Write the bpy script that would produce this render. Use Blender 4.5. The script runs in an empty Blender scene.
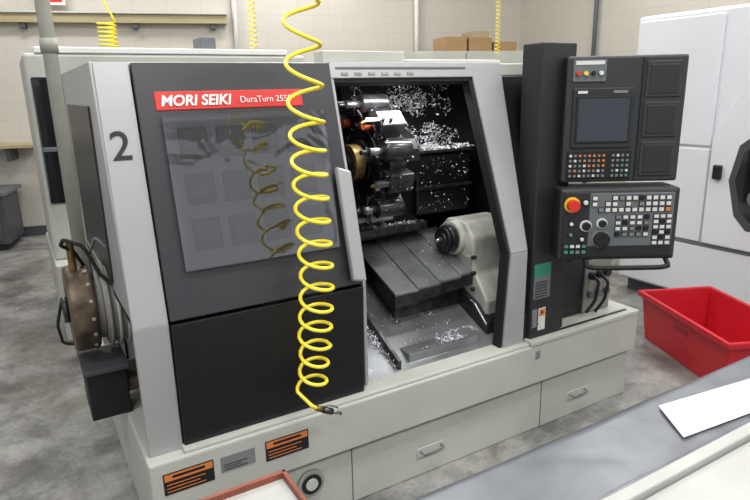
import bpy, math, random
from mathutils import Vector, Matrix, noise
random.seed(7)
C=bpy.context.collection
scene=bpy.context.scene
scene.view_settings.view_transform='Standard'
scene.view_settings.look='None'

# ---------------------------------------------------------------- materials
def srgb(r,g,b):
    def k(c):
        c/=255.0
        return c/12.92 if c<=0.04045 else ((c+0.055)/1.055)**2.4
    return (k(r),k(g),k(b),1)
def mat(name,col,rough=.5,metal=0,var=0.0,vscale=8,bump=0,bscale=60,emit=0,coat=0,spec=.5,col2=None,bdist=.01):
    m=bpy.data.materials.new(name);m.use_nodes=True
    nt=m.node_tree;b=nt.nodes["Principled BSDF"]
    c=srgb(*col)
    b.inputs["Base Color"].default_value=c
    b.inputs["Roughness"].default_value=rough
    b.inputs["Metallic"].default_value=metal
    b.inputs["Coat Weight"].default_value=coat
    b.inputs["Specular IOR Level"].default_value=spec
    tc=nt.nodes.new("ShaderNodeTexCoord")
    if var>0 or col2:
        n=nt.nodes.new("ShaderNodeTexNoise");n.inputs["Scale"].default_value=vscale
        n.inputs["Detail"].default_value=5
        nt.links.new(tc.outputs["Object"],n.inputs["Vector"])
        r=nt.nodes.new("ShaderNodeValToRGB")
        r.color_ramp.elements[0].position=.35;r.color_ramp.elements[1].position=.65
        c2=srgb(*col2) if col2 else tuple(min(1,x*(1-var)) for x in c[:3])+(1,)
        r.color_ramp.elements[0].color=c2;r.color_ramp.elements[1].color=c
        nt.links.new(n.outputs["Fac"],r.inputs[0]);nt.links.new(r.outputs[0],b.inputs["Base Color"])
    if bump>0:
        n=nt.nodes.new("ShaderNodeTexNoise");n.inputs["Scale"].default_value=bscale
        nt.links.new(tc.outputs["Object"],n.inputs["Vector"])
        bp=nt.nodes.new("ShaderNodeBump");bp.inputs["Strength"].default_value=bump;bp.inputs["Distance"].default_value=bdist
        nt.links.new(n.outputs["Fac"],bp.inputs["Height"]);nt.links.new(bp.outputs[0],b.inputs["Normal"])
    if emit>0:
        b.inputs["Emission Color"].default_value=c;b.inputs["Emission Strength"].default_value=emit
    return m
M={}
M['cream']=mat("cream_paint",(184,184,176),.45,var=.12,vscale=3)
M['creamd']=mat("cream_paint_dark",(148,146,139),.5,var=.2,vscale=6)  # darker cream tone for the drive, clips and small plates
M['silver']=mat("silver_paint",(166,166,166),.35,var=.06,vscale=3,metal=.2)
M['char']=mat("charcoal_paint",(50,50,54),.4,var=.08,vscale=3)
M['black']=mat("black_paint",(24,24,27),.35,var=.1,vscale=4)
M['matte']=mat("matte_black",(14,14,15),.7)
M['plast']=mat("console_plastic",(42,43,46),.5,bump=.1,bscale=300)
M['plast2']=mat("console_plastic_edge",(32,33,36),.5)
M['inner']=mat("enclosure_liner",(22,22,25),.35,var=.3,vscale=10,metal=.2)
M['steel']=mat("machined_steel",(150,150,153),.27,metal=.85,var=.4,vscale=22)
M['dsteel']=mat("oily_steel",(84,84,87),.28,metal=.75,var=.55,vscale=22)
M['sheet']=mat("wet_sheet_metal",(132,134,137),.28,metal=.5,var=.35,vscale=7)
M['cast']=mat("casting_paint",(190,189,180),.4,var=.35,vscale=11)
M['brass']=mat("brass",(136,114,70),.42,metal=.7,var=.5,vscale=20)
M['rust']=mat("rusty_drum",(112,96,78),.5,metal=.4,vscale=14,col2=(56,46,38),bump=.4,bscale=25)
M['chip']=mat("chip_metal",(225,225,230),.4,metal=.25)
M['red']=mat("logo_red",(206,44,36),.4)
M['redbtn']=mat("button_red",(205,40,28),.35)
M['orange']=mat("label_orange",(206,120,60),.5)
M['capo']=mat("coolant_cap_orange",(196,92,40),.5)
M['yellow']=mat("yellow_paint",(228,196,40),.4)
M['hose']=mat("yellow_hose_plastic",(244,222,52),.3,coat=.3)
M['white']=mat("white_plastic",(226,226,222),.4)
M['wmach']=mat("white_enamel",(212,214,218),.3,var=.04,vscale=2)
M['green']=mat("label_green",(40,120,98),.5)
M['binred']=mat("red_polyethylene",(186,22,36),.4,var=.1,vscale=3)
M['binin']=mat("red_polyethylene_dark",(150,24,32),.5,var=.1,vscale=3)
M['mat']=mat("rubber_mat",(104,107,113),.34,var=.3,vscale=9)
M['alu']=mat("brushed_aluminium",(160,160,158),.35,metal=.5,var=.1,vscale=20)
M['bcream']=mat("bench_cream_paint",(172,172,168),.45,var=.15,vscale=5)
M['paper']=mat("paper",(220,223,228),.7)
M['card']=mat("cardboard",(156,126,88),.8,var=.1,vscale=9)
M['tan']=mat("tan_beam_paint",(162,148,114),.6,var=.1,vscale=3)
M['trayo']=mat("tray_orange",(134,72,52),.5,var=.3,vscale=12)
M['glassd']=mat("dark_glass",(20,22,24),.08,coat=.5)
M['screen']=mat("lcd_screen",(44,50,58),.2,coat=.4)
M['keyw']=mat("key_white",(205,205,200),.5)
M['keyg']=mat("key_grey",(118,120,120),.5)
M['keyo']=mat("key_orange",(196,120,66),.5)
M['keygr']=mat("key_green",(70,130,106),.5)
M['greyp']=mat("grey_plastic",(96,100,103),.5)
M['dgrey']=mat("dark_grey_cart",(64,66,70),.5)
M['pipe']=mat("painted_pipe",(158,158,148),.5,var=.1)
M['pad']=mat("window_pad",(22,22,25),.5)
M['padbk']=mat("window_backing",(98,99,103),.35,metal=.2,var=.3,vscale=7)
M['padf']=mat("window_pad_face",(54,55,59),.4,metal=.2,var=.25,vscale=7)
M['lamp']=mat("fluorescent_diffuser",(255,254,252),.5,emit=10)
M['fill_lamp']=mat("added_fill_diffuser",(255,254,250),.5,emit=2)  # glowing face of the added interior fill lamp
M['ink']=mat("ink_black",(18,18,20),.5)
M['ceil']=mat("ceiling_paint",(210,210,208),.8,var=.05)

def wallmat():
    m=mat("painted_block_wall",(200,195,185),.6);nt=m.node_tree;b=nt.nodes["Principled BSDF"]
    tc=nt.nodes.new("ShaderNodeTexCoord");mp=nt.nodes.new("ShaderNodeMapping")
    mp.inputs["Rotation"].default_value=(math.radians(90),0,0)
    br=nt.nodes.new("ShaderNodeTexBrick");br.inputs["Scale"].default_value=1
    br.inputs["Brick Width"].default_value=.4;br.inputs["Row Height"].default_value=.2;br.inputs["Mortar Size"].default_value=.005
    br.inputs["Color1"].default_value=srgb(188,182,172);br.inputs["Color2"].default_value=srgb(186,180,170);br.inputs["Mortar"].default_value=srgb(179,173,163)
    nt.links.new(tc.outputs["Object"],mp.inputs[0]);nt.links.new(mp.outputs[0],br.inputs["Vector"]);nt.links.new(br.outputs["Color"],b.inputs["Base Color"])
    return m
M['wall']=wallmat()
def floormat():
    m=mat("concrete_floor",(150,147,142),.35);nt=m.node_tree;b=nt.nodes["Principled BSDF"]
    tc=nt.nodes.new("ShaderNodeTexCoord")
    n1=nt.nodes.new("ShaderNodeTexNoise");n1.inputs["Scale"].default_value=3.;n1.inputs["Detail"].default_value=12;n1.inputs["Roughness"].default_value=.78
    n2=nt.nodes.new("ShaderNodeTexNoise");n2.inputs["Scale"].default_value=45;n2.inputs["Detail"].default_value=6
    n3=nt.nodes.new("ShaderNodeTexNoise");n3.inputs["Scale"].default_value=1.3;n3.inputs["Detail"].default_value=10;n3.inputs["Distortion"].default_value=1.8
    r=nt.nodes.new("ShaderNodeValToRGB");r.color_ramp.elements[0].position=.40;r.color_ramp.elements[1].position=.60
    r.color_ramp.elements[0].color=srgb(112,111,108);r.color_ramp.elements[1].color=srgb(170,168,163)
    r3=nt.nodes.new("ShaderNodeValToRGB");r3.color_ramp.elements[0].position=.38;r3.color_ramp.elements[1].position=.50
    r3.color_ramp.elements[0].color=(.55,.53,.50,1);r3.color_ramp.elements[1].color=(1,1,1,1)
    mx=nt.nodes.new("ShaderNodeMixRGB");mx.blend_type='MULTIPLY';mx.inputs[0].default_value=.5
    mx2=nt.nodes.new("ShaderNodeMixRGB");mx2.blend_type='MULTIPLY';mx2.inputs[0].default_value=.8
    for n in(n1,n2,n3): nt.links.new(tc.outputs["Object"],n.inputs["Vector"])
    nt.links.new(n1.outputs["Fac"],r.inputs[0]);nt.links.new(r.outputs[0],mx.inputs[1]);nt.links.new(n2.outputs["Fac"],mx.inputs[2])
    nt.links.new(n3.outputs["Fac"],r3.inputs[0]);nt.links.new(mx.outputs[0],mx2.inputs[1]);nt.links.new(r3.outputs[0],mx2.inputs[2]);nt.links.new(mx2.outputs[0],b.inputs["Base Color"])
    return m
M['floor']=floormat()
def plasticsheet():
    m=bpy.data.materials.new("clear_window_plastic");m.use_nodes=True;nt=m.node_tree;nt.nodes.clear()
    o=nt.nodes.new("ShaderNodeOutputMaterial");t=nt.nodes.new("ShaderNodeBsdfTransparent");g=nt.nodes.new("ShaderNodeBsdfGlossy")
    g.inputs["Roughness"].default_value=.05;t.inputs["Color"].default_value=(.95,.95,.97,1)
    fr=nt.nodes.new("ShaderNodeFresnel");fr.inputs["IOR"].default_value=2.05
    mx=nt.nodes.new("ShaderNodeMixShader")
    n=nt.nodes.new("ShaderNodeTexNoise");n.inputs["Scale"].default_value=5;n.inputs["Detail"].default_value=2;n.inputs["Distortion"].default_value=1.
    tc=nt.nodes.new("ShaderNodeTexCoord");bp=nt.nodes.new("ShaderNodeBump");bp.inputs["Strength"].default_value=.3;bp.inputs["Distance"].default_value=.02
    Lk=nt.links.new
    Lk(tc.outputs["Object"],n.inputs["Vector"]);Lk(n.outputs["Fac"],bp.inputs["Height"]);Lk(bp.outputs[0],g.inputs["Normal"])
    Lk(fr.outputs[0],mx.inputs[0]);Lk(t.outputs[0],mx.inputs[1]);Lk(g.outputs[0],mx.inputs[2]);Lk(mx.outputs[0],o.inputs[0])
    return m
M['clear']=plasticsheet()

# ---------------------------------------------------------------- helpers
def empty(name,loc):
    e=bpy.data.objects.new(name,None);e.location=loc;e.empty_display_size=.1;C.objects.link(e);return e
def link(ob,parent):
    C.objects.link(ob)
    if parent is not None:
        ob.parent=parent;ob.matrix_parent_inverse=Matrix.Translation(-Vector(parent.location))
    return ob
def mesh(name,vs,fs,m,parent=None,Mx=None,bevel=0,smooth=False,seg=2):
    me=bpy.data.meshes.new(name);me.from_pydata([tuple(v) for v in vs],[],fs)
    import bmesh
    bm=bmesh.new();bm.from_mesh(me);bmesh.ops.recalc_face_normals(bm,faces=bm.faces);bm.to_mesh(me);bm.free()
    if Mx is not None: me.transform(Mx)
    me.materials.append(M[m] if isinstance(m,str) else m)
    if smooth:
        for p in me.polygons:p.use_smooth=True
    ob=bpy.data.objects.new(name,me)
    if bevel>0:
        b=ob.modifiers.new("bevel","BEVEL");b.width=bevel;b.segments=seg;b.limit_method='ANGLE'
    return link(ob,parent)
def box(name,x0,x1,y0,y1,z0,z1,m,parent=None,bevel=0,Mx=None):
    vs=[(x,y,z) for x in(x0,x1) for y in(y0,y1) for z in(z0,z1)]
    fs=[(0,1,3,2),(4,6,7,5),(0,4,5,1),(2,3,7,6),(0,2,6,4),(1,5,7,3)]
    return mesh(name,vs,fs,m,parent,Mx,bevel)
def prism(name,pts,ext,m,parent=None,bevel=0,Mx=None):
    n=len(pts);e=Vector(ext)
    vs=[Vector(p) for p in pts]+[Vector(p)+e for p in pts]
    fs=[tuple(range(n)),tuple(range(2*n-1,n-1,-1))]+[(i,(i+1)%n,n+(i+1)%n,n+i) for i in range(n)]
    return mesh(name,vs,fs,m,parent,Mx,bevel)
def cyl(name,p0,p1,r,m,parent=None,seg=32,r2=None,bevel=0,Mx=None):
    p0=Vector(p0);p1=Vector(p1);d=(p1-p0).normalized();r2=r if r2 is None else r2
    a=d.orthogonal().normalized();b=d.cross(a)
    vs=[];
    for i in range(seg):
        t=2*math.pi*i/seg;vs.append(p0+(a*math.cos(t)+b*math.sin(t))*r)
    for i in range(seg):
        t=2*math.pi*i/seg;vs.append(p1+(a*math.cos(t)+b*math.sin(t))*r2)
    fs=[tuple(range(seg-1,-1,-1)),tuple(range(seg,2*seg))]+[(i,(i+1)%seg,seg+(i+1)%seg,seg+i) for i in range(seg)]
    ob=mesh(name,vs,fs,m,parent,Mx,bevel)
    for p in ob.data.polygons:
        if len(p.vertices)==4:p.use_smooth=True
    return ob
def tube(name,pts,r,m,parent=None,Mx=None,smooth=True,res=3):
    cu=bpy.data.curves.new(name,'CURVE');cu.dimensions='3D';cu.bevel_depth=r;cu.bevel_resolution=res;cu.use_fill_caps=True
    if smooth:
        s=cu.splines.new('NURBS');s.use_endpoint_u=True;s.order_u=3
    else: s=cu.splines.new('POLY')
    s.points.add(len(pts)-1)
    for i,p in enumerate(pts):
        p=Vector(p)
        if Mx is not None:p=Mx@p
        s.points[i].co=(*p,1)
    cu.materials.append(M[m]);cu.resolution_u=4
    return link(bpy.data.objects.new(name,cu),parent)
def text(name,body,size,Mx,m,parent=None,ext=.0008,bold=0,align='LEFT',shear=0,sx=1):
    cu=bpy.data.curves.new(name,'FONT');cu.body=body;cu.size=size;cu.extrude=ext;cu.offset=bold;cu.align_x=align;cu.shear=shear
    cu.materials.append(M[m]);ob=bpy.data.objects.new(name,cu);link(ob,parent)
    ob.matrix_basis=Mx@Matrix.Diagonal((sx,1,1,1))
    return ob
def frame(o,x,y):
    x=Vector(x).normalized();y=Vector(y).normalized();z=x.cross(y)
    m=Matrix((x,y,z)).transposed().to_4x4();m.translation=Vector(o);return m

# ---------------------------------------------------------------- room
ang=math.atan2(-.25,.968)
Wm=Matrix.Translation((-.3,8.5,0))@Matrix.Rotation(ang,4,'Z')   # x along back wall, y behind it
box("floor",-5,9,-5,12,-.1,0,'floor')
def rbox(name,x0,x1,y0,y1,z0,z1,m,Mx,parent=None):
    ob=box(name,x0,x1,y0,y1,z0,z1,m,parent);ob.matrix_world=Mx;return ob
rbox("wall_back",-4.5,7.0,0,.15,0,4.3,'wall',Wm)
Wr=Matrix.Translation(Wm@Vector((7.0,0,0)))@Matrix.Rotation(ang-math.pi/2,4,'Z')
rbox("wall_right",0,8.,0,.15,0,4.3,'wall',Wr)
box("ceiling",-5,9,-5,10.5,4.3,4.4,'ceil')
rbox("baseboard_back",-4.5,6.98,-.015,0,0,.12,'dgrey',Wm)
rbox("baseboard_right",.02,8.,-.015,0,0,.12,'dgrey',Wr)

for (x,y) in [(-1.5,-1.6),(1.0,-1.6),(3.5,-1.6),(-1.5,1.0),(1.2,.6),(3.6,1.0),(.2,4.2),(2.6,4.2),(5.0,3.6),(.2,6.8),(3.0,6.6)]:
    e=empty("fluorescent_ceiling_light",(x,y,4.2))
    box("housing",x-.65,x+.65,y-.16,y+.16,4.22,4.3,'white',e)
    box("diffuser",x-.6,x+.6,y-.12,y+.12,4.19,4.22,'lamp',e)
    la=bpy.data.lights.new("fluorescent_light_source",'AREA');la.shape='RECTANGLE';la.size=1.2;la.size_y=.25;la.energy=54;la.color=(.995,1,.995)
    lo=bpy.data.objects.new("light_source",la);lo.location=(x,y,4.17);link(lo,e)

w=bpy.data.worlds.new("shop_ambient");scene.world=w;w.use_nodes=True
w.node_tree.nodes["Background"].inputs[0].default_value=(.95,.975,1,1);w.node_tree.nodes["Background"].inputs[1].default_value=.68

# ---------------------------------------------------------------- main lathe
K=.19/.818
def fy(z): return 1.92+max(0,z-.93)*K
L=empty("cnc_lathe",(1.45,2.6,0))
NS=Vector((0,-1,K)).normalized()
def fpan(name,xz,o,th,m,bevel=.003):
    sl=max(z for x,z in xz)>.935
    n=NS if sl else Vector((0,-1,0))
    pts=[]
    for x,z in xz:
        base=Vector((x,1.92+(z-.93)*K if sl else 1.92,z));pts.append(base+n*o)
    return prism(name,pts,-n*th,m,L,bevel)
# base + coolant tank
box("coolant_tank",.23,2.70,1.90,3.30,0,.25,'cream',L,.006)
box("base_band",.22,2.72,1.87,3.35,.27,.47,'cream',L,.008)
box("base_gap",.25,2.68,1.93,3.28,.24,.28,'matte',L)
box("base_top_ledge",1.94,2.72,1.865,3.3,.47,.495,'cream',L,.006)
box("base_groove",1.96,2.66,1.90,1.915,.49,.498,'ink',L)
box("sill_strip",.34,1.94,1.88,1.99,.455,.485,'cream',L,.006)
box("tank_seam",.986,.989,1.897,1.9,0,.25,'greyp',L)
box("tank_seam_b",2.05,2.053,1.897,1.9,0,.25,'greyp',L)
cyl("tank_port_ring",(.80,1.90,.17),(.80,1.885,.17),.055,'creamd',L)
cyl("tank_port_hole",(.80,1.89,.17),(.80,1.882,.17),.042,'ink',L)
cyl("tank_port_hub",(.80,1.885,.17),(.80,1.878,.17),.025,'cream',L)
for i,x in enumerate((1.38,2.31)):
    box("tank_handle_plate_%d"%i,x-.075,x+.075,1.896,1.9,.09,.135,'cream',L,.003)
    tube("tank_handle_%d"%i,[(x-.055,1.9,.12),(x-.055,1.875,.12),(x-.05,1.872,.115),(x+.05,1.872,.115),(x+.055,1.875,.12),(x+.055,1.9,.12)],.004,'greyp',L)
def label(x0,x1,z0,z1,y,head,body,lines=3):
    box("label_body",x0,x1,y-.002,y,z0,z1,body,L)
    if head: box("label_header",x0+.004,x1-.004,y-.003,y-.001,z1-(z1-z0)*.36,z1-.004,head,L)
    for i in range(lines):
        zz=z0+(z1-z0)*(.12+.16*i);box("label_line",x0+.01,x1-.03-.02*(i%2),y-.003,y-.001,zz,zz+.0025,'orange' if body=='ink' else 'ink',L)
    if head: box("label_header_text",x0+.03,x1-.03,y-.0035,y-.002,z1-(z1-z0)*.25,z1-(z1-z0)*.13,'ink',L)
label(.26,.43,.345,.425,1.87,'orange','ink')
label(.455,.58,.36,.42,1.87,None,'keyg')
label(.62,.79,.345,.425,1.87,'orange','ink')
label(1.97,2.0,.40,.44,1.87,None,'keyg',1)
# body shell
box("roof",.24,2.2,2.12,3.22,1.70,1.755,'cream',L,.006)
box("rear_wall",.30,2.2,2.80,3.2,.47,1.70,'inner',L)
box("right_wall",2.17,2.2,2.0,2.8,.47,1.70,'inner',L)
box("added_fill_housing",1.15,1.95,2.22,2.30,1.68,1.70,'white',L,.003)  # invented lamp fixture, added to brighten the machining area
box("added_fill_diffuser",1.17,1.93,2.23,2.29,1.672,1.681,'fill_lamp',L)
la=bpy.data.lights.new("added_fill_source",'AREA');la.shape='RECTANGLE';la.size=.75;la.size_y=.06;la.energy=5.5;la.color=(1,1,.98)  # added fill light for turret and chute
lo=bpy.data.objects.new("added_fill_source",la);lo.location=(1.55,2.26,1.665);lo.rotation_euler=(math.radians(12),0,0);link(lo,L)
# left side panels
prism("side_panel_upper",[(.235,1.93,.95),(.235,3.2,.95),(.235,3.2,1.755),(.235,2.12,1.755)],(.03,0,0),'silver',L,.004)
box("side_panel_inset",.228,.236,2.25,3.05,1.0,1.62,'black',L,.004)
box("side_panel_lower",.31,.34,1.94,3.2,.47,.95,'char',L)
box("side_recess_top",.235,.34,1.95,3.2,.94,.96,'black',L)
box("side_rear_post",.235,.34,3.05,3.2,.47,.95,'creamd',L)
# front left silver strip
fpan("front_strip_lower",[(.235,.47),(.345,.47),(.345,.93),(.235,.93)],0,.03,'silver',.002)
fpan("front_strip_upper",[(.235,.93),(.345,.93),(.35,1.755),(.245,1.755)],0,.03,'silver',.002)
# sliding door
fpan("door_lower",[(.35,.48),(1.06,.48),(1.07,.925),(.35,.925)],.012,.04,'black')
fpan("door_upper",[(.35,.935),(1.07,.935),(1.055,1.75),(.355,1.75)],.012,.04,'char')
fpan("door_edge",[(1.07,.50),(1.085,.50),(1.085,.93),(1.07,.93)],.005,.05,'silver')
fpan("door_edge_upper",[(1.07,.93),(1.085,.93),(1.07,1.70),(1.055,1.70)],.005,.05,'silver')
fpan("logo_plate",[(.41,1.598),(.925,1.598),(.925,1.658),(.41,1.658)],.016,.006,'red')
up=Vector((0,K,1)).normalized()
def ftext(name,body,x,z,size,m,o=.019,bold=0,shear=0,sx=1):
    p=Vector((x,fy(z),z))+NS*o
    text(name,body,size,frame(p,(1,0,0),up),m,L,bold=bold,shear=shear,sx=sx)
ftext("logo_text","MORI SEIKI",.425,1.612,.048,'white',bold=.0013,shear=.2,sx=1.0)
ftext("logo_text_model","DuraTurn 2550",.69,1.616,.031,'white',sx=.97)
# window of the door
fpan("window_backing",[(.425,1.09),(.985,1.09),(1.0,1.575),(.425,1.575)],.0135,.003,'padbk',0)
for r in range(3):
    for c in range(4):
        x=.465+c*.125;z=1.145+r*.148
        fpan("window_pad",[(x,z),(x+.095,z),(x+.095,z+.10),(x,z+.10)],.019,.006,'pad',.004)
        fpan("window_pad_face",[(x+.012,z+.024),(x+.086,z+.024),(x+.086,z+.094),(x+.012,z+.094)],.021,.003,'padf',.002)
fpan("window_pane",[(.42,1.085),(.985,1.085),(1.0,1.58),(.42,1.58)],.030,.003,'clear',0)
# handle
pts=[Vector((x,1.92+(z-.93)*K,z))+NS*.065 for x,z in((1.005,.955),(1.06,.945),(1.058,1.35),(1.0,1.37))]
prism("door_handle",pts,-NS*.03,'silver',L,.008)
for z in(1.0,1.3):
    p=Vector((1.03,fy(z),z));cyl("handle_standoff",p,p+NS*.05,.012,'black',L)
# right frame of opening
fpan("frame_right_lower",[(1.80,.47),(1.925,.47),(1.93,.93),(1.83,.93)],.01,.05,'silver')
fpan("frame_right_upper",[(1.83,.93),(1.93,.93),(1.90,1.755),(1.73,1.755)],.01,.05,'silver')
fpan("frame_right_seal",[(1.785,.47),(1.80,.47),(1.83,.93),(1.815,.93)],.0,.05,'matte')
fpan("frame_right_seal_u",[(1.815,.935),(1.83,.935),(1.74,1.70),(1.72,1.70)],.0,.05,'matte')
fpan("header",[(1.055,1.695),(1.74,1.695),(1.74,1.755),(1.055,1.755)],.01,.05,'silver')
fpan("header_track",[(1.07,1.68),(1.74,1.68),(1.74,1.697),(1.07,1.697)],.0,.06,'matte')
box("header_cable_tray",1.05,1.42,2.14,2.22,1.755,1.80,'cream',L,.004)
fpan("header_slot",[(1.08,1.728),(1.70,1.728),(1.70,1.736),(1.08,1.736)],.014,.005,'greyp',.001)
for i in range(6): fpan("header_clip",[(1.10+i*.06,1.705),(1.13+i*.06,1.705),(1.13+i*.06,1.716),(1.10+i*.06,1.716)],.014,.005,'creamd',.001)
# black panel right of frame
fpan("body_front_right_u",[(1.925,.935),(2.2,.935),(2.2,1.70),(1.90,1.70)],-.004,.03,'black')
fpan("body_front_right_l",[(1.925,.48),(2.2,.48),(2.2,.93),(1.925,.93)],-.004,.03,'black')
# interior
prism("chute_sheet",[(1.0,1.97,.485),(1.84,1.97,.485),(2.17,2.02,.50),(2.17,2.5,.72),(1.0,2.5,.72)],(0,0,-.01),'sheet',L)
prism("chute_side_sheet",[(1.0,2.5,.72),(2.17,2.5,.72),(2.17,2.8,.9),(1.0,2.8,.9)],(0,0,-.01),'inner',L)
box("chute_step",1.34,1.74,2.0,2.10,.47,.535,'sheet',L,.004)
prism("chute_divider",[(1.27,1.98,.47),(1.27,2.45,.68),(1.27,2.45,.75),(1.27,1.98,.53)],(.015,0,0),'dsteel',L)
prism("bed_front_casting",[(1.42,2.24,.55),(1.42,2.5,.66),(1.42,2.5,.84),(1.42,2.24,.78)],(.50,0,0),'dsteel',L,.006)
for i in range(4):
    x0=1.38+i*.125;o=.010*i
    prism("way_cover_plate",[(x0,2.17,.755+o),(x0+.13,2.17,.755+o),(x0+.13,2.55,.905+o),(x0,2.55,.905+o)],(0,0,-.012),'sheet',L,.002)
    prism("way_cover_front",[(x0,2.17,.745+o),(x0+.13,2.17,.745+o),(x0+.13,2.17,.69+o),(x0,2.17,.69+o)],(0,.01,0),'dsteel',L,.002)
# turret
T=Vector((1.42,2.45,1.33))
def polyx(name,x0,x1,r,n,m,ph=0,bev=.006,c=T):
    pts=[(x0,c.y+r*math.cos(2*math.pi*i/n+ph),c.z+r*math.sin(2*math.pi*i/n+ph)) for i in range(n)]
    return prism(name,pts,(x1-x0,0,0),m,L,bev)
polyx("turret_disc",T.x-.03,T.x+.06,.235,12,'dsteel')
polyx("turret_face_ring",T.x-.042,T.x-.03,.15,36,'inner')
polyx("turret_hub",T.x-.055,T.x-.03,.10,24,'dsteel')
polyx("turret_cap",T.x-.075,T.x-.05,.05,24,'matte')
polyx("turret_housing",T.x+.06,T.x+.20,.14,16,'inner')
for i in range(12):
    a=2*math.pi*i/12+.26
    Mx=Matrix.Translation(T)@Matrix.Rotation(a,4,'X')
    box("turret_station_bolt",-.04,-.028,.165,.185,-.010,.010,'steel',L,.002,Mx)
    box("turret_slot",-.036,-.028,.19,.222,-.03,.03,'matte',L,.002,Mx)
    if i%2==0:
        box("tool_block",-.06,.065,.215,.29,-.042,.042,'dsteel' if i%4 else 'steel',L,.006,Mx)
        box("tool_block_groove",-.062,-.058,.24,.25,-.042,.042,'matte',L,0,Mx)
        box("tool_shank",-.125,.02,.26,.284,-.012,.012,'steel',L,.003,Mx)
        prism("tool_insert",[(-.125,.26,0),(-.145,.271,0),(-.125,.285,0)],(0,0,.01),'brass',L,0,Mx)
        for s in(-.02,.02): cyl("tool_clamp",(-.03+s,.29,.015),(-.03+s,.302,.015),.008,'ink',L,12,Mx=Mx)
    else:
        cyl("tool_block_bore",(-.08,.27,0),(.05,.27,0),.042,'dsteel',L,24,bevel=.004,Mx=Mx)
        box("tool_block_seat",-.05,.05,.21,.26,-.042,.042,'dsteel',L,.004,Mx)
        cyl("tool_holder_bar",(-.07,.27,0),(-.15,.27,0),.017,'steel',L,20,Mx=Mx)
        cyl("tool_holder_tip",(-.15,.27,0),(-.19,.27,0),.010,'dsteel',L,16,Mx=Mx)
        tube("coolant_line",[(-.04,.18,.03),(-.08,.20,.04),(-.09,.23,.04),(-.10,.25,.02)],.006,'ink',L,Mx=Mx)
    if i in(1,3): cyl("coolant_cap",(-.045,.19,.055),(-.085,.19,.055),.019,'capo',L,16,Mx=Mx)
cyl("brass_tool_disc",(1.26,2.36,1.34),(1.31,2.36,1.34),.08,'brass',L,40,bevel=.004)
cyl("brass_tool_disc_hub",(1.245,2.36,1.34),(1.38,2.36,1.34),.03,'dsteel',L,24)
for i in range(12):
    a=math.pi*2*i/12;box("brass_disc_jaw",1.255,1.262,2.36+.06*math.cos(a)-.008,2.36+.06*math.cos(a)+.008,1.34+.06*math.sin(a)-.008,1.34+.06*math.sin(a)+.008,'dsteel',L)
# slide guards
box("slide_guard_box",1.70,2.04,2.46,2.62,1.03,1.34,'inner',L,.008)
box("slide_guard_lip",1.68,2.05,2.45,2.64,1.34,1.355,'dsteel',L,.003)
box("slide_guard_rib",1.69,2.05,2.452,2.46,1.16,1.175,'dsteel',L,.002)
prism("slide_back_plate",[(1.45,2.78,1.68),(2.17,2.78,1.68),(2.17,2.64,1.36),(1.45,2.64,1.36)],(0,.01,0),'inner',L)
box("turret_carriage",1.35,1.72,2.5,2.72,.93,1.25,'inner',L,.01)
box("carriage_rail",1.35,1.75,2.44,2.5,.96,1.0,'dsteel',L,.004)
cyl("spindle_nose",(.6,2.36,.92),(.98,2.36,.92),.13,'dsteel',L)
cyl("chuck",(.98,2.36,.92),(1.10,2.36,.92),.10,'steel',L,bevel=.005)
# tailstock
prism("tailstock_body",[(1.83,2.08,.47),(1.83,2.46,.60),(1.83,2.46,.95),(1.83,2.38,1.02),(1.83,2.24,1.02),(1.83,2.18,.95),(1.83,2.16,.78),(1.83,2.06,.66)],(.26,0,0),'cast',L,.012)
prism("tailstock_skirt",[(1.80,2.03,.47),(1.80,2.30,.56),(1.80,2.28,.70),(1.80,2.12,.64),(1.80,2.03,.56)],(.30,0,0),'dsteel',L,.008)
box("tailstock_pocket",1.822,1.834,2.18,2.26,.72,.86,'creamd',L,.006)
cyl("tailstock_quill_barrel",(1.80,2.31,.93),(1.84,2.31,.93),.085,'cast',L,bevel=.004)
for z in(.70,.78,.86): cyl("tailstock_bolt",(1.815,2.16,z),(1.835,2.16,z),.010,'ink',L,12)
cyl("quill_collar",(1.765,2.31,.93),(1.81,2.31,.93),.07,'dsteel',L,bevel=.004)
cyl("quill_face",(1.745,2.31,.93),(1.765,2.31,.93),.062,'ink',L,bevel=.003)
cyl("quill_ring",(1.738,2.31,.93),(1.75,2.31,.93),.036,'dsteel',L)
cyl("quill_center",(1.70,2.31,.93),(1.745,2.31,.93),.006,'steel',L,r2=.018)
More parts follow.
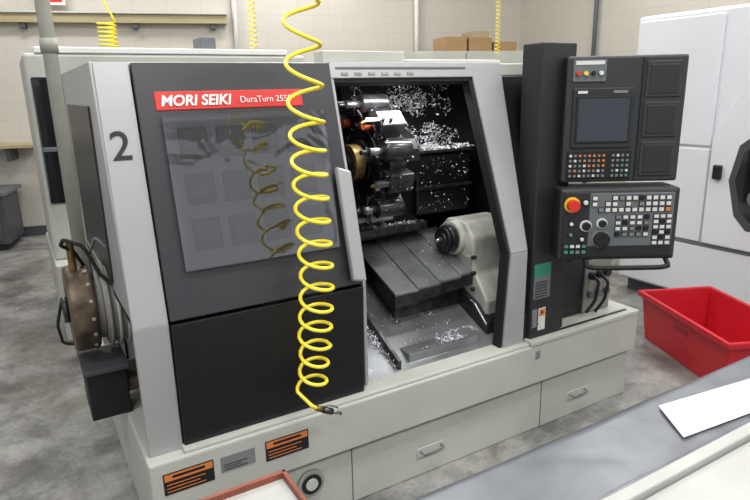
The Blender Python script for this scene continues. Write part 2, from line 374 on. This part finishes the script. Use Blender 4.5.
# metal chips, one mesh
def chips():
    vs=[];fs=[]
    def add(p,s):
        i=len(vs);d=Vector((random.uniform(-1,1),random.uniform(-1,1),random.uniform(-1,1))).normalized()
        e=d.orthogonal().normalized();e=Matrix.Rotation(random.uniform(0,6.28),3,d)@e
        vs.extend([p,p+d*s,p+d*s*.9+e*s*.35,p+e*s*.4]);fs.append((i,i+1,i+2,i+3))
    def reg(o,u,v,n,s=.008,pw=1,lift=.004,dens=True):
        o=Vector(o);u=Vector(u);v=Vector(v)
        nn=u.cross(v).normalized()
        if nn.y>0 or nn.z<-.5: nn=-nn
        k=0
        while k<n:
            a=random.random();b=random.random()**pw
            q=o+u*a+v*b
            if dens and noise.noise(q*9)<random.uniform(-.35,.25): continue
            k+=1
            add(q+nn*lift*random.uniform(.5,2),s*random.uniform(.4,1.5))
    reg((1.50,2.63,1.36),(.6,0,0),(0,.14,.31),1300,.010,1.2,.012)
    reg((1.55,2.63,1.37),(.40,0,0),(0,.11,.25),1300,.011,1.0,.014)
    reg((1.68,2.45,1.36),(.37,0,0),(0,.18,0),500,.012)
    reg((1.38,2.18,.765),(.5,0,.03),(0,.36,.14),120,.006)
    reg((1.02,1.99,.50),(.26,0,0),(0,.45,.2),1300,.009,1,.005)
    reg((1.34,2.0,.54),(.42,0,0),(0,.10,0),450,.007)
    reg((1.30,2.12,.56),(.5,0,0),(0,.35,.15),200,.006)
    reg((1.385,2.28,1.18),(0,.34,0),(0,0,.33),200,.009)
    reg((1.71,2.455,1.05),(.32,0,0),(0,0,.28),150,.006)
    reg((1.35,2.44,1.0),(.4,0,0),(0,.06,0),200,.009)
    reg((1.10,1.9,.488),(.68,0,0),(0,.08,0),60,.005)
    for i in range(12):
        a=2*math.pi*i/12+.26
        R=Matrix.Rotation(a,3,'X')
        for _ in range(34):
            add(T+R@Vector((random.uniform(-.07,.06),random.uniform(.2,.31),random.uniform(-.047,.047))),.010)
    mesh("metal_chips",vs,fs,'chip',L)
chips()
# left end: spindle drive drum, motor, pump box, hoses
cyl("drive_drum",(.085,2.45,.87),(.175,2.45,.87),.165,'rust',L,48,bevel=.012)
cyl("drive_drum_hub",(.065,2.45,.87),(.085,2.45,.87),.05,'dsteel',L)
for i in range(16):
    a=2*math.pi*i/16;c=Vector((.155,2.45+.165*math.cos(a),.87+.165*math.sin(a)));d=Vector((0,math.cos(a),math.sin(a)))
    cyl("drum_bolt",c-d*.005,c+d*.006,.007,'creamd',L,8)
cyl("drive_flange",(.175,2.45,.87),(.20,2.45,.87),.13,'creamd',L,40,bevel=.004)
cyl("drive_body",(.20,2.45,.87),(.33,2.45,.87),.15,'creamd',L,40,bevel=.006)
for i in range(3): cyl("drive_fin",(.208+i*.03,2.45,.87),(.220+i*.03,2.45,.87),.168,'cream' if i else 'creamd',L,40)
box("coolant_pump_box",.10,.24,2.28,2.5,.47,.66,'matte',L,.006)
box("pump_lid",.09,.25,2.27,2.51,.655,.675,'dgrey',L,.004)
box("pump_bracket",.24,.32,2.3,2.48,.55,.60,'rust',L)
tube("drive_hose",[(.16,2.45,1.03),(.13,2.42,1.10),(.09,2.40,1.13),(.10,2.36,1.16),(.16,2.34,1.13),(.20,2.32,1.02),(.24,2.3,.98)],.007,'matte',L)
tube("drive_hose_b",[(.12,2.5,.70),(.05,2.5,.72),(.04,2.5,.80),(.07,2.5,.9)],.006,'matte',L)
tube("drive_hose_c",[(.18,2.40,.98),(.17,2.36,1.08),(.20,2.33,1.16),(.235,2.3,1.12)],.006,'greyp',L)
tube("drive_pipe",[(.12,2.42,1.03),(.12,2.42,1.14)],.014,'brass',L,smooth=False)
ftext("machine_number","2",.256,1.455,.13,'ink',o=.002,bold=.001)

# ---------------------------------------------------------------- control column & console (part of the lathe)
box("control_column",1.955,2.16,1.90,2.02,.495,1.83,'plast2',L,.006)
box("column_foot",1.935,2.17,1.92,2.05,.49,.62,'plast2',L,.004)
tube("column_cable",[(2.10,1.895,1.76),(2.125,1.88,1.77),(2.135,1.88,1.72),(2.135,1.895,1.62)],.004,'white',L)
box("column_plate_green",1.965,2.07,1.896,1.90,.80,.86,'green',L)
box("column_plate_grey",1.965,2.07,1.896,1.90,.69,.80,'greyp',L)
for i in range(6): box("column_plate_line",1.975,2.05,1.894,1.897,.70+.014*i,.704+.014*i,'ink',L)
label(1.965,1.995,.55,.64,1.90,None,'keyg',3);label(2.005,2.05,.53,.64,1.90,'orange','keyw',3)
box("pedestal",2.17,2.64,2.0,2.5,.495,.86,'plast2',L,.006)
box("pedestal_face",2.22,2.40,1.985,2.0,.54,.80,'black',L,.004)
box("pedestal_side_plate",2.42,2.62,1.985,2.0,.50,.78,'creamd',L,.004)
for i in range(3):
    for j in range(2): cyl("pedestal_connector",(2.46+i*.06,1.965,.60+j*.1),(2.46+i*.06,1.99,.60+j*.1),.02,'ink' if j else 'greyp',L,16)
tube("pedestal_cable",[(2.46,1.965,.70),(2.46,1.93,.68),(2.44,1.93,.58),(2.40,1.95,.52)],.008,'ink',L)
tube("pedestal_cable_b",[(2.52,1.965,.70),(2.52,1.92,.67),(2.50,1.92,.58),(2.47,1.95,.51)],.008,'ink',L)
A=math.radians(32)
Q=frame((2.06,1.86,0),(math.cos(A),-math.sin(A),0),(math.sin(A),math.cos(A),0))
# local: x across, y backwards (negative = toward operator), z up
def cb(name,x0,x1,y0,y1,z0,z1,m,bev=0): return box(name,x0,x1,y0,y1,z0,z1,m,L,bev,Q)
cb("console_upper",0,.51,0,.12,1.235,1.77,'plast',.01)
cb("console_screen_bezel",.03,.295,-.008,.002,1.385,1.64,'plast2',.005)
cb("console_screen_frame",.045,.28,-.011,-.004,1.405,1.605,'matte',.004)
cb("console_screen",.055,.27,-.0125,-.008,1.415,1.595,'screen',0)
cb("console_screen_label",.05,.09,-.0105,-.006,1.617,1.628,'keyw');cb("console_screen_label_b",.2,.26,-.0105,-.006,1.617,1.628,'keyg')
cb("key_switch_panel",.025,.165,-.006,.002,1.665,1.755,'greyp',.003)
cb("key_switch_label",.035,.155,-.008,-.004,1.735,1.75,'keyw')
for i,mm in enumerate(('redbtn','yellow','ink','keyw')):
    p=[Q@Vector((.045+i*.032,-.004,1.70)),Q@Vector((.045+i*.032,-.018,1.70))];cyl("key_switch",p[0],p[1],.009,mm,L,16)
for i in range(3):
    z0=1.26+i*.168;cb("console_side_recess",.335,.485,-.006,.002,z0,z0+.15,'plast',.006);cb("console_side_recess_in",.35,.47,-.009,-.004,z0+.015,z0+.135,'plast2',.004)
cb("console_side_ridge",.318,.326,-.006,.002,1.25,1.76,'ink')
cb("console_keyboard",.02,.30,-.006,.002,1.25,1.375,'matte',.004)
for r in range(5):
    for c in range(13):
        if c==8: continue
        mm='keyw' if random.random()<.2 else ('keyg' if random.random()<.55 else ('keyo' if (c<8) else 'keygr'))
        x=.03+c*.0205;z=1.26+r*.022;cb("key",x,x+.010,-.011,-.005,z,z+.010,mm)
cb("console_lower",-.01,.51,-.05,.12,.89,1.215,'plast',.012)
cb("console_lower_face",.005,.49,-.055,-.048,.905,1.20,'plast2',.004)
cb("console_lower_face_b",.118,.485,-.057,-.05,.955,1.195,'greyp',.003)
def key(x,z,w,h,mm):
    cb("key_base",x-.003,x+w+.003,-.060,-.054,z-.003,z+h+.003,'ink');cb("key",x,x+w,-.064,-.056,z,z+h,mm)
for r in range(3):
    for c in range(12):
        if random.random()<.92: key(.128+c*.029,1.113+r*.026,.019,.016,random.choice(['keyw','keyw','keyg','keyw','keyo' if r==0 else 'ink']))
for r in range(6):
    for c in range(3): key(.40+c*.028,.963+r*.024,.019,.014,random.choice(['keyw','ink','keyw','keyo' if r==5 else 'keyw']))
for r in range(4):
    for c in range(5): key(.235+c*.031,1.003+r*.026,.019,.014,random.choice(['keyw','keyg','ink']))
for r in range(2):
    for c in range(4): key(.015+c*.026,.925+r*.026,.017,.013,random.choice(['keyw','keyg','keygr']))
def knob(x,z,r,d,mm,ring=None,rr=0):
    if ring: cyl("knob_ring",Q@Vector((x,-.054,z)),Q@Vector((x,-.061,z)),rr,ring,L,32)
    cyl("knob",Q@Vector((x,-.058,z)),Q@Vector((x,-.058-d,z)),r,mm,L,28,bevel=.002)
knob(.04,1.145,.026,.035,'redbtn','yellow',.034)
knob(.105,1.05,.018,.02,'matte','keyw',.026)
knob(.175,1.06,.016,.02,'matte','keyw',.024)
knob(.175,.99,.034,.025,'matte','keyg',.041)
knob(.097,1.155,.010,.012,'keyw','ink',.015)
knob(.04,1.06,.008,.012,'keyw','ink',.012)
knob(.04,1.01,.008,.012,'keygr','ink',.012)
knob(.09,.99,.008,.012,'keyw','ink',.012)
tube("console_handle",[(.12,-.03,.89),(.12,-.07,.865),(.16,-.08,.86),(.44,-.08,.86),(.48,-.07,.865),(.48,-.03,.89)],.011,'matte',L,Mx=Q)

# ---------------------------------------------------------------- yellow coil hose, hanging right in front of the door
HY=1.775
H=empty("coiled_air_hose",(.82,HY,2.5))
def axis(z):
    pts=[(.60,.765),(.70,.785),(1.03,.815),(1.47,.805),(1.92,.805),(4.3,.80)]
    for (z0,x0),(z1,x1) in zip(pts,pts[1:]):
        if z<=z1: return x0+(x1-x0)*max(0,z-z0)/(z1-z0)
    return .80
pts=[];z=2.75;ph=.6;zbot=.63
while z>zbot:
    pitch=.077 if z<1.45 else .077+min(.045,(z-1.45)*.2)
    if z<.95: pitch=.066
    R=.056 if z>.8 else .050
    pts.append((axis(z)+R*math.cos(ph),HY+R*.95*math.sin(ph),z+.012*math.sin(ph)))
    ph+=2*math.pi/16;z-=pitch/16
pts=[(.80,HY,4.28),(.80,HY,3.2),(.81,HY,2.85)]+pts+[(.75,HY-.05,.60),(.765,HY-.05,.588)]
tube("hose",pts,.0066,'hose',H)
cyl("hose_fitting",(.765,HY-.05,.588),(.79,HY-.05,.574),.010,'brass',H,16)
cyl("hose_coupler",(.79,HY-.05,.574),(.825,HY-.05,.555),.012,'dsteel',H,16)
cyl("blow_nozzle",(.825,HY-.05,.555),(.86,HY-.05,.537),.006,'steel',H,12)
tube("blow_lever",[(.79,HY-.05,.586),(.82,HY-.05,.582),(.85,HY-.05,.562)],.003,'steel',H)
cyl("ceiling_mount",(.80,HY,4.24),(.80,HY,4.3),.03,'greyp',H,16)

def farhose(x,y,z0,z1,r,n,t=.011):
    e=empty("coiled_air_hose",(x,y,z1));p=[]
    for i in range(n*12+1):
        a=2*math.pi*i/12;p.append((x+r*math.cos(a),y+r*math.sin(a),z1-(z1-z0)*i/(n*12)))
    tube("hose",[(x,y,4.28),(x,y,z1+.2)]+p,t,'hose',e,res=2)
    cyl("ceiling_mount",(x,y,4.24),(x,y,4.3),.03,'greyp',e,16)
farhose(1.04,7.3,2.12,2.42,.09,7)
farhose(2.08,5.7,1.99,3.1,.035,26,.005)
farhose(4.75,5.3,2.0,3.2,.025,30,.004)

# ---------------------------------------------------------------- foreground bench
B=empty("workbench",(1.5,.4,0))
box("bench_top",.45,2.7,.15,.86,.80,.835,'alu',B,.004)
nx,ny=150,22;vs=[];fs=[]
for j in range(ny+1):
    for i in range(nx+1):
        x=.452+(2.7-.452)*i/nx;y=.655+.222*j/ny
        n1=noise.noise(Vector((x*3.5,y*5,0)));n2=noise.noise(Vector((x*14+y*9,y*16,3)))
        zz=.845+.0035*n1+.0014*n2
        if j>=ny-1: zz=.838-(j-ny+1)*.03; y=.875+(.004 if j==ny else 0)
        if j==0: zz=.837
        vs.append((x,y+.005*noise.noise(Vector((x*4,9,0))),zz))
for j in range(ny):
    for i in range(nx):
        a=j*(nx+1)+i;fs.append((a,a+1,a+nx+2,a+nx+1))
mesh("bench_rubber_mat",vs,fs,'mat',B,smooth=True)
box("bench_rail",.455,2.7,.62,.65,.835,.866,'bcream',B,.004)
box("bench_panel",.455,2.7,.16,.618,.836,.85,'bcream',B,.004)
for x in(.5,2.6):
    for y in(.2,.78): box("leg",x-.025,x+.025,y-.025,y+.025,0,.80,'dgrey',B,.003)
box("bench_shelf",.5,2.6,.2,.78,.25,.28,'alu',B)
prism("paper_sheet",[(1.32,.825,.851),(1.70,.775,.851),(1.60,.67,.851),(1.24,.705,.851)],(0,0,.0015),'paper',B)
# tray cart
Tc=empty("parts_cart",(.15,.85,0))
box("cart_top",-.15,.405,.62,1.10,.82,.835,'bcream',Tc)
for nm,a in(("rim_back",(-.15,.405,1.090,1.10)),("rim_right",(.395,.405,.62,1.10)),("rim_left",(-.15,-.14,.62,1.10)),("rim_front",(-.15,.405,.62,.63))):
    box(nm,*a,.82,.85,'trayo',Tc,.002)
for x in(-.13,.385):
    for y in(.64,1.08): box("cart_leg",x-.012,x+.012,y-.012,y+.012,0,.82,'dgrey',Tc)
box("cart_shelf",-.14,.395,.63,1.09,.3,.32,'alu',Tc)

# ---------------------------------------------------------------- red bin
Bn=empty("red_storage_bin",(3.5,1.9,0))
u=Vector((-.416,-.909,0)).normalized();v=Vector((.909,-.416,0)).normalized();o=Vector((3.43,2.38,0))
def bq(a,b,z): return o+u*a+v*b+Vector((0,0,z))
Lb,Wb=.90,.52
def ring(ins,z): return [bq(ins,ins,z),bq(Lb-ins,ins,z),bq(Lb-ins,Wb-ins,z),bq(ins,Wb-ins,z)]
rings=[ring(.05,0),ring(.022,.285),ring(.0,.29),ring(.0,.325),ring(.025,.325),ring(.065,.012)]
vs=[p for r in rings for p in r];fs=[(3,2,1,0)]
for k in range(5):
    for i in range(4):
        a=k*4;fs.append((a+i,a+(i+1)%4,a+4+(i+1)%4,a+4+i))
fs.append((20,21,22,23))
mesh("bin_shell",vs,fs,'binred',Bn,bevel=.006)
box("bin_grip",-.07,.07,-.004,.012,.20,.245,'binin',Bn,.006,Mx=frame(bq(.45,.03,0),u,v))

# ---------------------------------------------------------------- white machine at right
Wh=empty("machining_center",(4.7,1.6,0))
box("enclosure",4.2,5.1,.2,3.12,.10,2.14,'wmach',Wh,.02)
box("plinth",4.25,5.05,.25,3.05,0,.10,'dgrey',Wh)
for i,(y0,y1,z0,z1) in enumerate([(1.75,3.09,.12,.50),(2.45,3.09,.53,1.2),(2.45,3.09,1.22,2.1)]):
    box("panel_%d"%i,4.185,4.2,y0,y1,z0,z1,'wmach',Wh,.006)
prism("door_panel",[(4.17,2.43,.53),(4.17,2.43,1.28),(4.17,2.10,2.0),(4.17,1.2,2.05),(4.17,1.2,.53)],(.03,0,0),'wmach',Wh,.01)
prism("door_window",[(4.165,2.18,.80),(4.165,2.24,1.0),(4.165,2.20,1.2),(4.165,2.02,1.36),(4.165,1.4,1.40),(4.165,1.4,.70),(4.165,2.10,.72)],(.01,0,0),'glassd',Wh,.01)
prism("window_reveal",[(4.1675,2.22,.76),(4.1675,2.285,1.0),(4.1675,2.24,1.24),(4.1675,2.04,1.41),(4.1675,1.36,1.46),(4.1675,1.36,.66),(4.1675,2.13,.67)],(.01,0,0),'dgrey',Wh,.01)
box("door_latch",4.14,4.17,2.33,2.39,1.0,1.10,'ink',Wh,.01)
cyl("warning_disc",(4.155,2.10,1.10),(4.163,2.10,1.10),.045,'card',Wh)
cyl("window_spindle_disc",(4.156,2.08,.90),(4.164,2.08,.90),.06,'greyp',Wh)
tube("door_seam",[(4.168,2.13,1.45),(4.168,2.08,1.75),(4.168,1.93,2.0),(4.168,1.7,2.1)],.006,'ink',Wh)
box("panel_gap",4.184,4.2,1.75,3.09,.502,.528,'greyp',Wh)

# ---------------------------------------------------------------- lathes behind
S=empty("background_lathe",(1.1,5.0,0))
box("lathe_base",.12,2.3,4.45,5.7,0,.55,'cream',S,.01)
box("lathe_body",.13,2.1,4.6,5.6,.55,1.93,'cream',S,.02)
box("lathe_front_window",.155,.36,4.58,4.6,.95,1.78,'glassd',S,.02)
box("lathe_window_bar",.16,.35,4.57,4.58,1.30,1.33,'greyp',S,.004)
box("lathe_front_panel",.45,1.5,4.56,4.6,.6,1.8,'black',S,.02)
box("lathe_top_tray",.2,1.95,4.6,5.0,1.93,1.97,'white',S,.006)
box("lathe_top_box",1.3,1.42,4.7,4.9,1.97,2.06,'greyp',S,.006)
S2=empty("background_lathe",(3.4,4.8,0))
box("lathe_base",2.45,4.3,4.3,5.4,0,.55,'cream',S2,.01)
box("lathe_body",2.5,4.0,4.4,5.3,.55,1.90,'cream',S2,.02)
box("lathe_front_panel",2.6,3.6,4.36,4.4,.6,1.75,'black',S2,.02)
Pp=empty("vertical_conduit",(.26,4.1,0))
cyl("pipe",(.26,4.1,0),(.26,4.1,4.3),.04,'pipe',Pp,20)
cyl("pipe_flange",(.26,4.1,0),(.26,4.1,.03),.08,'pipe',Pp,20)
cyl("pipe_coupling",(.26,4.1,1.9),(.26,4.1,1.98),.048,'pipe',Pp,20)
def wobj(name,parts,loc):
    e=empty(name,Wm@Vector(loc))
    for p in parts:
        nm,x0,x1,y0,y1,z0,z1,mm=p
        box(nm,x0,x1,y0,y1,z0,z1,mm,e,.004,Wm)
wobj("wall_rail",[("rail",-2,2.9,-.12,-.02,2.48,2.58,'tan'),("rail_cap",-2,2.9,-.15,-.02,2.58,2.60,'cream')]+[("rail_bracket",x,x+.06,-.10,0,2.42,2.48,'dgrey') for x in(-.8,.6,1.8,2.7)],(0,-.1,2.5))
wobj("emergency_stop_poster",[("poster_board",.80,1.12,-.165,-.155,2.66,2.92,'white'),("poster_red",.83,1.09,-.168,-.163,2.69,2.86,'redbtn')],(.95,-.16,2.8))
wobj("storage_cart",[("body",-.8,.30,-.75,-.15,.08,.62,'dgrey'),("top",-.85,.34,-.8,-.1,.62,.66,'greyp'),("drawer_a",-.7,.25,-.765,-.75,.12,.34,'dgrey'),("drawer_b",-.7,.25,-.765,-.75,.37,.58,'dgrey'),("foot_l",-.75,-.65,-.7,-.2,0,.08,'ink'),("foot_r",.15,.25,-.7,-.2,0,.08,'ink')],(0,-.4,0))
wobj("wall_shelf",[("board",-1.0,.6,-.4,-.01,1.10,1.14,'tan'),("bracket_l",-.5,-.46,-.35,0,.95,1.10,'dgrey'),("bracket_r",.3,.34,-.35,0,.95,1.10,'dgrey')],(0,-.2,1.1))
wobj("storage_cabinet",[("body",4.9,6.6,-.9,-.2,.08,2.1,'cream'),("plinth",4.95,6.55,-.85,-.25,0,.08,'dgrey'),("door_seam",5.74,5.75,-.905,-.9,.1,2.08,'ink')],(5.7,-.5,0))
wobj("cardboard_boxes",[("box_a",5.5,5.8,-.8,-.4,2.1,2.28,'card'),("box_b",5.83,6.15,-.8,-.4,2.1,2.27,'card'),("box_c",5.9,6.12,-.78,-.42,2.27,2.35,'tan'),("box_d",6.18,6.5,-.8,-.4,2.1,2.22,'card')],(5.6,-.6,2.1))
for x in(3.0,5.4):
    e=empty("wall_conduit",Wm@Vector((x,-.05,2)))
    cyl("pipe",Wm@Vector((x,-.05,1.5)),Wm@Vector((x,-.05,4.3)),.03,'white',e,16)
e=empty("wall_conduit",Wr@Vector((1.8,-.05,2)))
cyl("pipe",Wr@Vector((1.8,-.05,.0)),Wr@Vector((1.8,-.05,4.3)),.025,'dgrey',e,16)

# ---------------------------------------------------------------- camera
rho=math.atan(49/2180);th=math.radians(14.9);yaw=math.radians(30.5)
r=Vector((math.cos(yaw),-math.sin(yaw),0));F=Vector((math.sin(yaw),math.cos(yaw),0));Z=Vector((0,0,1))
fwd=F*math.cos(th)-Z*math.sin(th);down=-F*math.sin(th)-Z*math.cos(th)
cx=r*math.cos(rho)+down*math.sin(rho);cy=r*math.sin(rho)-down*math.cos(rho)
cm=Matrix((cx,cy,-fwd)).transposed().to_4x4();cm.translation=(0,0,1.65)
cam=bpy.data.cameras.new("camera");cam.lens=28.8;cam.sensor_width=36;cam.clip_start=.02
co=bpy.data.objects.new("camera",cam);C.objects.link(co);co.matrix_world=cm
scene.camera=co
